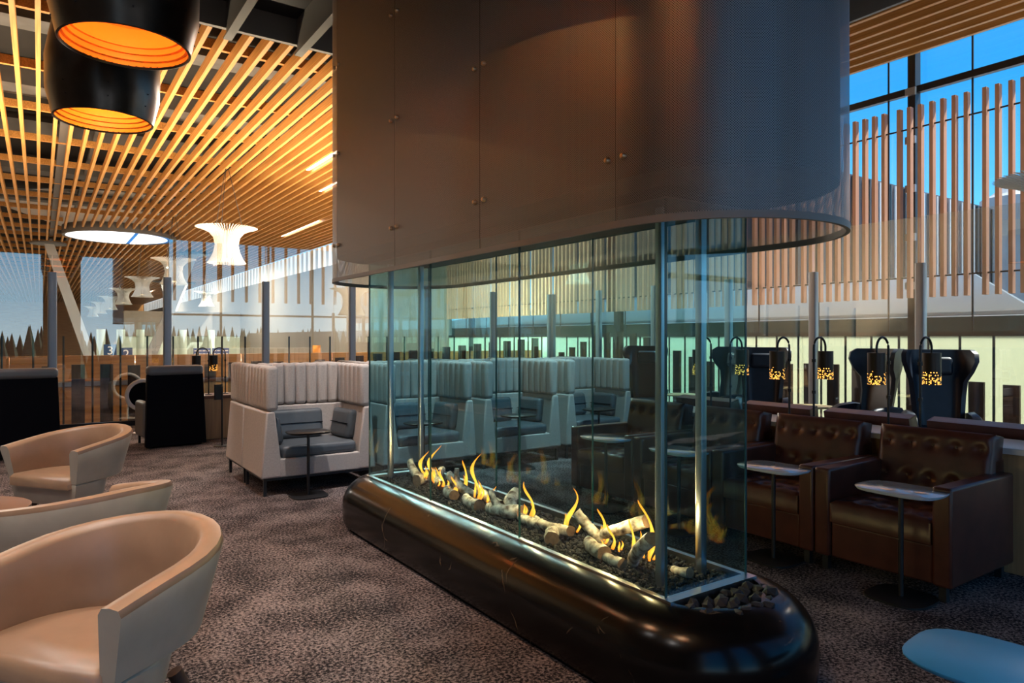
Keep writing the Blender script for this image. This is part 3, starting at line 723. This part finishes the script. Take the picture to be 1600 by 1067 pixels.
# small side tables (pole toward +x, base plate)
def side_table(name, top_w, top_d, mat, z, base_r):
    t = empty(name, (0, 0, 0))
    n = 40; pts = []
    for k in range(n):
        a = 2*PI*k/n; c, s = math.cos(a), math.sin(a); q = (abs(c)**3.4 + abs(s)**3.4)**(-1/3.4); pts.append((top_w/2*c*q, top_d/2*s*q))
    MB().loft([[(x*.96, y*.96, z - .018) for x, y in pts], [(x, y, z - .006) for x, y in pts], [(x, y, z - .001) for x, y in pts], [(x*.99, y*.99, z) for x, y in pts]]).build('table_top', [mat], t, smooth=40)
    MB().tube([(0, 0, .01), (0, 0, z - .015)], .014, 12).build('pole', 'dark_metal', t, smooth=40)
    MB().loft([[(x*base_r/(top_w/2), y*base_r/(top_d/2), zz) for x, y in pts] for zz in (0, .012)]).build('base_plate', 'dark_metal', t, smooth=40)
    return t
bt_ = side_table('booth_table', .40, .32, 'black_metal', .615, .17)
for i in range(4):
    o = bt_ if i == 0 else copy_tree(bt_)
    o.location = (2.11 + 1.22*i, 6.52, 0); tag(o, 'small black pedestal table in front of the %s booth' % od[i], 'table', 'black booth tables')

# ------------------------------------------------------------------ tufted sofas (front faces -x locally)
def tuft(w_, d_, cols, rows, hgt, depth, nx=36, ny=28):
    mb = MB(); top = []
    cs = [((i + .5)/cols*w_ - w_/2, (j + .5)/rows*d_) for i in range(cols) for j in range(rows)]
    for j in range(ny + 1):
        row = []
        for i in range(nx + 1):
            x = -w_/2 + w_*i/nx; y = d_*j/ny
            ed = min(x + w_/2, w_/2 - x, y, d_ - y); z = hgt - .03*max(0, 1 - ed/.05)**2
            for cx, cy in cs:
                q = ((x - cx)**2 + (y - cy)**2)/.022**2
                if q < 12: z -= depth*math.exp(-q*.5)
                # folds between buttons
            row.append((x, y, z))
        top.append(row)
    vs = [p for r in top for p in r]; W1 = nx + 1
    fs = [(j*W1 + i, j*W1 + i + 1, (j+1)*W1 + i + 1, (j+1)*W1 + i) for j in range(ny) for i in range(nx)]
    mb.add(vs, fs)
    border = [(i, 0) for i in range(nx)] + [(nx, j) for j in range(ny)] + [(i, ny) for i in range(nx, 0, -1)] + [(0, j) for j in range(ny, 0, -1)]
    low = [(top[j][i][0], top[j][i][1], 0) for i, j in border]
    o = len(mb.v); mb.v += low; nb = len(border)
    for k in range(nb):
        k2 = (k + 1) % nb; a = border[k][1]*W1 + border[k][0]; c = border[k2][1]*W1 + border[k2][0]
        mb.f.append((a, c, o + k2, o + k)); mb.mi.append(0)
    mb.f.append(tuple(o + k for k in range(nb))); mb.mi.append(0)
    return mb, cs, hgt - depth + .006
def sofa():
    t = empty('tufted_armchair', (0, 0, 0)); W, D = .83, .86
    for s in (-1, 1): box(0, D - .02, s*W/2 - (.105 if s > 0 else 0), s*W/2 + (.105 if s < 0 else 0), .09, .655).build('arm', 'leather_brown', t, bevel=.016)
    box(.02, D - .05, -W/2 + .108, W/2 - .108, .09, .315).build('base', 'leather_brown', t, bevel=.012)
    box(D - .14, D, -W/2 + .06, W/2 - .06, .09, .74).build('back_frame', 'leather_brown', t, bevel=.012)
    sw = W - .22
    mb, cs, bz = tuft(sw, .62, 5, 4, .15, .022)
    so = mb.build('seat_cushion', 'leather_brown', t, smooth=60, loc=(.0, 0, .318), rot=(0, 0, R(-90)))
    bb = MB()
    for cx, cy in cs: bb.lathe([(.009, bz - .004), (.007, bz + .003), (0, bz + .004)], 8, cx, cy)
    tag(bb.build('button', 'leather_brown', so, smooth=60), kind='stuff')
    mb, cs, bz = tuft(W - .12, .44, 5, 2, .15, .026)
    bo_ = mb.build('back_cushion', 'leather_brown', t, smooth=60, loc=(D - .10, 0, .44), rot=(R(78), 0, R(-90)))
    bb = MB()
    for cx, cy in cs: bb.lathe([(.009, bz - .004), (.007, bz + .003), (0, bz + .004)], 8, cx, cy)
    tag(bb.build('button', 'leather_brown', bo_, smooth=60), kind='stuff')
    for x in (.05, D - .08):
        for s in (-1, 1): box(x - .02, x + .02, s*(W/2 - .06) - .02, s*(W/2 - .06) + .02, 0, .09).build('leg', 'dark_metal', t)
    return t
sf = sofa()
ws = ['nearest', 'second', 'third', 'fourth']
for i in range(4):
    o = sf if i == 0 else copy_tree(sf)
    o.location = (4.20, 2.215 + .84*i, 0)
    tag(o, 'brown tufted leather armchair facing the fireplace, %s %s' % (ws[i], 'to the camera' if i == 0 else 'from the near end'), 'armchair', 'brown tufted armchairs')
for i in range(4):
    o = copy_tree(sf); o.location = (6.44, 2.215 + .84*i, 0); o.rotation_euler = (0, 0, PI)
    tag(o, 'brown tufted leather armchair behind the console facing the windows, %s %s' % (ws[i], 'to the camera' if i == 0 else 'from the near end'), 'armchair', 'brown tufted armchairs')
st = side_table('side_table', .34, .46, 'table_white', .63, .17)
for i in range(4):
    o = st if i == 0 else copy_tree(st)
    o.location = (4.11, 2.03 + .84*i, 0); tag(o, 'white topped side table before the %s brown armchair facing the fire' % ws[i], 'table', 'white side tables')
o = side_table('low_table', .46, .64, 'table_sky_tint', .40, .17); o.location = (2.68, .95, 0); o.rotation_euler = (0, 0, R(6)); tag(o, 'low rounded table painted blue as reflected sky, cut by the lower right corner', 'table')
cons = empty('console', (5.32, 3.47, 0), 0, 'long timber console with white top between the armchair rows', 'console')
box(-.24, .24, -1.78, 1.78, .76, .80).build('console_top', 'console_white', cons, bevel=.004)
for i in range(4): box(-.21, .21, -1.74 + .87*i, -.88 + .87*i, 0, .76).build('cabinet_panel', 'oak', cons, bevel=.003)
for i in range(3): box(-.222, -.21, -.90 + .84*i, -.82 + .84*i, .66, .73).build('socket_plate', 'dark_metal', cons)
# reading lamps
def shade(parent):
    me = bpy.data.meshes.new('lamp_shade'); n = 32; r = .062; h = .235; vs = []; fs = []; us = []
    for j in range(n): a = 2*PI*j/n; vs += [(r*math.cos(a), r*math.sin(a), 0), (r*math.cos(a), r*math.sin(a), h)]
    for j in range(n):
        k = (j+1) % n; fs.append((2*j, 2*k, 2*k+1, 2*j+1)); us += [(j/n, 0), ((j+1)/n, 0), ((j+1)/n, 1), (j/n, 1)]
    fs.append(tuple(2*j + 1 for j in range(n))); us += [(0, 1)]*n
    me.from_pydata(vs, [], fs); ul = me.uv_layers.new(name='UVMap'); ul.data.foreach_set('uv', [c for q in us for c in q])
    me.materials.append(MATS['dotted_shade']); me.shade_smooth(); me.set_sharp_from_angle(angle=R(50))
    o = bpy.data.objects.new('lamp_shade', me); C.objects.link(o); o.parent = parent; return o
def reading_lamp():
    t = empty('reading_lamp', (0, 0, 0)); rc = .085
    path = [(0, 0, 0), (0, 0, .62)] + [(rc - rc*math.cos(a), 0, .62 + rc*math.sin(a)) for a in [PI*i/12 for i in range(1, 13)]] + [(2*rc, 0, .585)]
    MB().tube(path, .009, 8).build('pole', 'black_metal', t, smooth=60)
    MB().lathe([(.05, 0), (.05, .006), (.012, .012)], 20, cap=True).build('base', 'black_metal', t, smooth=40)
    for z in (.24, .50): MB().lathe([(.009, z), (.016, z), (.016, z + .025), (.009, z + .025)], 12).build('collar', 'black_metal', t, smooth=40)
    s = shade(t); s.location = (2*rc, 0, .355)
    MB().lathe([(.03, .02), (.035, .06), (.02, .10)], 12, cap=True).build('bulb', 'lamp_glow', s, smooth=60)
    return t
rl_ = reading_lamp(); first = True
def put_lamp(loc, rz, lab):
    global first
    o = rl_ if first else copy_tree(rl_); first = False
    o.location = loc; o.rotation_euler = (0, 0, rz); tag(o, lab, 'lamp', 'perforated reading lamps')
for i in range(3):
    y = 2.60 + .84*i
    put_lamp((5.32, y + .12, .80), PI, 'perforated reading lamp bending toward the fireplace, %s on the console' % ws[i])
    put_lamp((5.30, y - .12, .80), 0, 'perforated reading lamp bending toward the windows, %s on the console' % ws[i])

# ------------------------------------------------------------------ wing chairs (face +x locally)
def wing_chair():
    t = empty('wing_chair', (0, 0, 0)); rings = []
    lv_ = [(.36, .25, .10, 0), (.55, .27, .10, -.02), (.80, .29, .10, -.06), (.98, .31, .14, -.10), (1.10, .36, .24, -.12), (1.22, .40, .28, -.13), (1.31, .40, .27, -.14), (1.36, .37, .20, -.145)]
    for z, hw, wing, off in lv_:
        x0 = -.24 + off; outer = []; inner = []
        n = 12
        for i in range(n + 1):
            s = -1 + 2*i/n; f = max(0, (abs(s) - .55)/.45)
            outer.append((x0 + wing*f**1.6 - .045*(1 - f), s*hw, z)); inner.append((x0 + wing*f**1.6 + .05*(1 - f) + .02*f, s*(hw - .05*f), z))
        rings.append(outer + inner[::-1])
    MB().loft(rings).build('wing_back', 'navy', t, smooth=70)
    box(-.24, .28, -.27, .27, .30, .45).build('seat', 'navy', t, bevel=.05, seg=4)
    box(-.05, .05, -.17, .17, -.11, .11).build('headrest_pillow', 'navy', t, bevel=.045, seg=4, loc=(-.28, 0, 1.16), rot=(0, R(-8), 0))
    for s in (-1, 1):
        MB().loft([[(x, s*(y), z) for y, z in ((.27, .34), (.36, .36), (.38, zt), (.35, zt + .035), (.28, zt + .02))] for x, zt in ((-.26, .58), (-.1, .60), (.12, .58), (.25, .52), (.29, .42))]).build('arm', 'navy', t, smooth=70)
    MB().lathe([(.27, 0), (.27, .012), (.04, .03), (.04, .30)], 24, cap=True).build('pedestal', 'black_metal', t, smooth=40)
    return t
wc = wing_chair()
wcs = [((8.75, 3.86), 214, 'navy wing chair facing the camera, nearest on the right'), ((8.9, 4.86), 160, 'navy wing chair turned sideways to the left, beside the nearest one'),
       ((8.75, 6.30), 214, 'navy wing chair facing the camera behind the second lamp pair'), ((8.9, 7.2), 160, 'navy wing chair turned sideways in the middle group'),
       ((8.75, 8.70), 214, 'navy wing chair seen beside the booth row, farthest group')]
for i, (p, a, lab) in enumerate(wcs):
    o = wc if i == 0 else copy_tree(wc)
    o.location = (*p, 0); o.rotation_euler = (0, 0, R(a)); tag(o, lab, 'chair', 'navy wing chairs')
ct = None
for p, lab in (((8.9, 5.62), 'round light wood table between the near and middle wing chairs'), ((8.95, 8.0), 'round light wood table between the middle and far wing chairs')):
    t = empty('wood_side_table', (*p, 0), 0, lab, 'table', 'round wood tables')
    MB().lathe([(0, .53), (.26, .53), (.28, .54), (.28, .555), (0, .56)], 36).build('table_top', 'light_oak', t, smooth=40)
    MB().lathe([(.2, 0), (.2, .012), (.02, .02), (.02, .53)], 24, cap=True).build('pedestal', 'black_metal', t, smooth=40)

# ------------------------------------------------------------------ black-backed seats, oak counter at the far railing
def high_seat():
    t = empty('high_back_seat', (0, 0, 0))
    MB().loft([[(-.39, 0, .02), (.39, 0, .02), (.39, .10, .02), (-.39, .10, .02)], [(-.36, .06, 1.0), (.36, .06, 1.0), (.36, .14, 1.0), (-.36, .14, 1.0)]]).build('back_shell', 'black_back', t, bevel=.01)
    box(-.365, .365, .03, .19, .985, 1.12).build('top_roll', 'grey_leather', t, bevel=.05, seg=4)
    MB().loft([[(-.36, .10, .02), (.36, .10, .02), (.36, .22, .02), (-.36, .22, .02)], [(-.35, .14, .99), (.35, .14, .99), (.35, .22, .99), (-.35, .22, .99)]]).build('back_pad', 'grey_leather', t, bevel=.03)
    box(-.36, .36, .20, .78, .12, .45).build('seat', 'grey_leather', t, bevel=.06, seg=4)
    for s in (-1, 1): box(s*.33 - .05, s*.33 + .05, .2, .72, .12, .62).build('arm', 'grey_leather', t, bevel=.045, seg=4)
    for x in (-.32, .32):
        for y in (.06, .7): box(x - .015, x + .015, y - .015, y + .015, 0, .13).build('leg', 'dark_metal', t)
    return t
hsx = high_seat()
for i, (p, a, lab) in enumerate((((1.57, 10.5, 0), 6, 'black-backed seat with grey top roll next to the oak counter'), ((-.16, 10.5, 0), 4, 'black-backed seat with grey top roll at the left edge'))):
    o = hsx if i == 0 else copy_tree(hsx)
    o.location = p; o.rotation_euler = (0, 0, R(a)); tag(o, lab, 'seat', 'black-backed seats')
ctr = empty('oak_counter', (2.75, 11.0, 0), 0, 'oak counter with dark top behind the black-backed seat', 'counter')
for i in range(2): box(-.75 + .76*i, 0 + .76*i, 0, .5, 0, .60).build('panel', 'oak', ctr, bevel=.004)
box(-.78, .80, -.03, .53, .60, .645).build('counter_top', 'table_brown', ctr, bevel=.004)
put_lamp((x_at(326, 11.2), 11.2, .645), PI*.9, 'perforated reading lamp on the oak counter, left one')
put_lamp((x_at(352, 11.3), 11.3, .645), PI*.9, 'perforated reading lamp on the oak counter, right one')
dv = empty('sign_stand', (x_at(347, 10.2), 10.2, 0), R(30), 'small dark sign plate on a thin post beside the booth', 'sign')
MB().tube([(0, 0, 0), (0, 0, .83)], .013, 8).build('post', 'dark_metal', dv); box(-.13, 0, -.006, .006, .65, .86).build('plate', 'black_metal', dv)
MB().lathe([(.11, 0), (.11, .01)], 20, cap=True).build('base', 'dark_metal', dv)
rm = empty('rimmed_roundel', (x_at(224, 12.3), 12.3, 0), 0, 'round white rimmed mirror on a stand behind the black-backed seat', 'roundel')  # unidentified round object, white ring around a dark disc
rr = [[((.23 + .03*math.cos(b_))*math.cos(2*PI*j/32), .03*math.sin(b_), .60 + (.23 + .03*math.cos(b_))*math.sin(2*PI*j/32)) for j in range(32)] for b_ in [2*PI*k/8 for k in range(9)]]
MB().loft(rr, cap=False).build('rim', 'white_paint', rm, smooth=60)
MB().add([(.23*math.cos(2*PI*j/32), 0, .60 + .23*math.sin(2*PI*j/32)) for j in range(32)], [tuple(range(32))]).build('disc', 'black_back', rm)
MB().tube([(0, .02, 0), (0, .02, .36)], .02, 8).build('stand', 'white_paint', rm); MB().lathe([(.15, 0), (.15, .012)], 20, cap=True).build('base', 'white_paint', rm)

# ------------------------------------------------------------------ hanging lamps
def drum_lamp():
    t = empty('drum_lamp', (0, 0, 0))
    MB().lathe([(.365, .012), (.372, 0), (.385, .004), (.405, .10), (.435, .22), (.44, .5), (.40, .72), (.385, .80), (.375, .80), (.39, .72), (.425, .5), (.42, .22), (.39, .10), (.365, .012)], 56).build('drum_shell', 'drum_metal', t, smooth=60)
    MB().lathe([(.366, .015), (.372, .05), (.352, .052), (.356, .09), (.336, .092), (.34, .13), (.322, .132), (.33, .26), (0, .27)], 48).build('lining', 'orange_lining', t, smooth=60)
    MB().lathe([(0, .268), (.05, .268), (.05, .255), (0, .255)], 32).build('bulb_disc', 'lamp_glow', t)
    MB().lathe([(.384, .79), (.384, .80), (0, .81)], 40).build('top_cap', 'drum_metal', t)
    for k in range(3):
        a = 2*PI*k/3; MB().tube([(.3*math.cos(a), .3*math.sin(a), .8), (.1*math.cos(a), .1*math.sin(a), 2.68)], .004, 6).build('cable', 'dark_metal', t)
    for k in range(8):
        a = 2*PI*k/8
        for z in (.11, .21): MB().lathe([(.006, -.002), (.006, .004), (0, .005)], 6).build('rivet', 'black_metal', t, loc=((.41 + .27*(z-.11))*math.cos(a), (.41 + .27*(z-.11))*math.sin(a), z), rot=(0, PI/2, a))
    return t
dl = drum_lamp()
for i, (y, lab) in enumerate(((5.14, 'large dark metal drum lamp with glowing orange inside, nearer of two'), (7.0, 'large dark metal drum lamp with glowing orange inside, farther of two'), (3.28, 'large dark metal drum lamp added for warm light, out of view near the tub chairs'), (1.42, 'large dark metal drum lamp added for warm light, unseen beside the camera'))):  # last two added out of view for warm light on the chairs
    o = dl if i == 0 else copy_tree(dl)
    o.location = (.465, y, 3.39); tag(o, lab, 'lamp', 'drum lamps')
    ld = bpy.data.lights.new('drum_bulb', 'SPOT'); ld.energy = 34; ld.color = (1, .70, .42); ld.spot_size = R(104); ld.spot_blend = .6; ld.shadow_soft_size = .18
    lo = bpy.data.objects.new('drum_bulb', ld); C.objects.link(lo); lo.location = (0, 0, .24); lo.parent = o
    ld = bpy.data.lights.new('drum_glow', 'POINT'); ld.energy = 3.0; ld.color = (1, .46, .14); ld.shadow_soft_size = 0
    lo = bpy.data.objects.new('drum_glow', ld); C.objects.link(lo); lo.location = (0, 0, .15); lo.parent = o
def pendant(nf=64):
    t = empty('fin_pendant', (0, 0, 0)); mb = MB()
    pf = [(0, .50), (.12, .42), (.30, .34), (.50, .30), (.70, .34), (.84, .46), (.93, .66), (.97, .80)]
    for k in range(nf):
        a = 2*PI*k/nf; c, s = math.cos(a), math.sin(a); tx, ty = -s*.008, c*.008
        for i in range(len(pf) - 1):
            (z0, r0), (z1, r1) = pf[i], pf[i+1]
            w0, w1 = .05 + .05*abs(z0 - .5), .05 + .05*abs(z1 - .5)
            q = []
            for z, r, ww in ((z0, r0, w0), (z1, r1, w1)):
                for rr_ in (r - ww, r):
                    for sg in (-1, 1): q.append((c*rr_ + sg*tx, s*rr_ + sg*ty, z))
            mb.add(q, [(0, 2, 6, 4), (1, 5, 7, 3), (2, 3, 7, 6), (0, 4, 5, 1)])
    tag(mb.build('fin', 'white_fin', t), kind='stuff')
    MB().lathe([(.26, .12), (.22, .5), (.26, .86)], 32).build('core', 'taupe_wall', t, smooth=60)
    MB().lathe([(0, .13), (.25, .13), (.25, .12), (0, .12)], 24).build('light_disc', 'pendant_glow', t)
    for k in range(3):
        a = 2*PI*k/3; MB().tube([(.45*math.cos(a), .45*math.sin(a), .86), (.03*math.cos(a), .03*math.sin(a), 2.65)], .008, 5).build('cable', 'dark_metal', t)
    return t
pn = pendant()
pl = [((4.2, 19.9, 3.53), 'white finned hourglass pendant, nearest and largest in the hall'), ((4.2, 28.9, 3.53), 'white finned hourglass pendant, second down the hall'), ((4.2, 38.6, 3.53), 'white finned hourglass pendant, third down the hall'),
      ((4.2, 48, 3.53), 'white finned hourglass pendant, fourth down the hall'), ((4.2, 57.5, 3.53), 'white finned hourglass pendant, fifth down the hall'), ((4.2, 67, 3.53), 'white finned hourglass pendant, sixth down the hall'),
      ((4.2, 77, 3.53), 'white finned hourglass pendant, seventh and farthest down the hall'), ((8.9, 48, 3.53), 'white finned pendant low above the right side of the hall'), ((9.45, 2.75, 2.33), 'white finned pendant cut by the right picture edge')]
for i, (p, lab) in enumerate(pl):
    o = pn if i == 0 else copy_tree(pn)
    o.location = p; tag(o, lab, 'pendant', 'finned pendants')
    ld = bpy.data.lights.new('pendant_bulb', 'POINT'); ld.energy = 7 if i < 8 else 3; ld.color = (1, .88, .72); ld.shadow_soft_size = 0
    lo = bpy.data.objects.new('pendant_bulb', ld); C.objects.link(lo); lo.location = (0, 0, 1.05); lo.parent = o
    if i == 8: MB().tube([(0, 0, 2.6), (0, 0, 4.2)], .008, 5).build('cable', 'dark_metal', o)
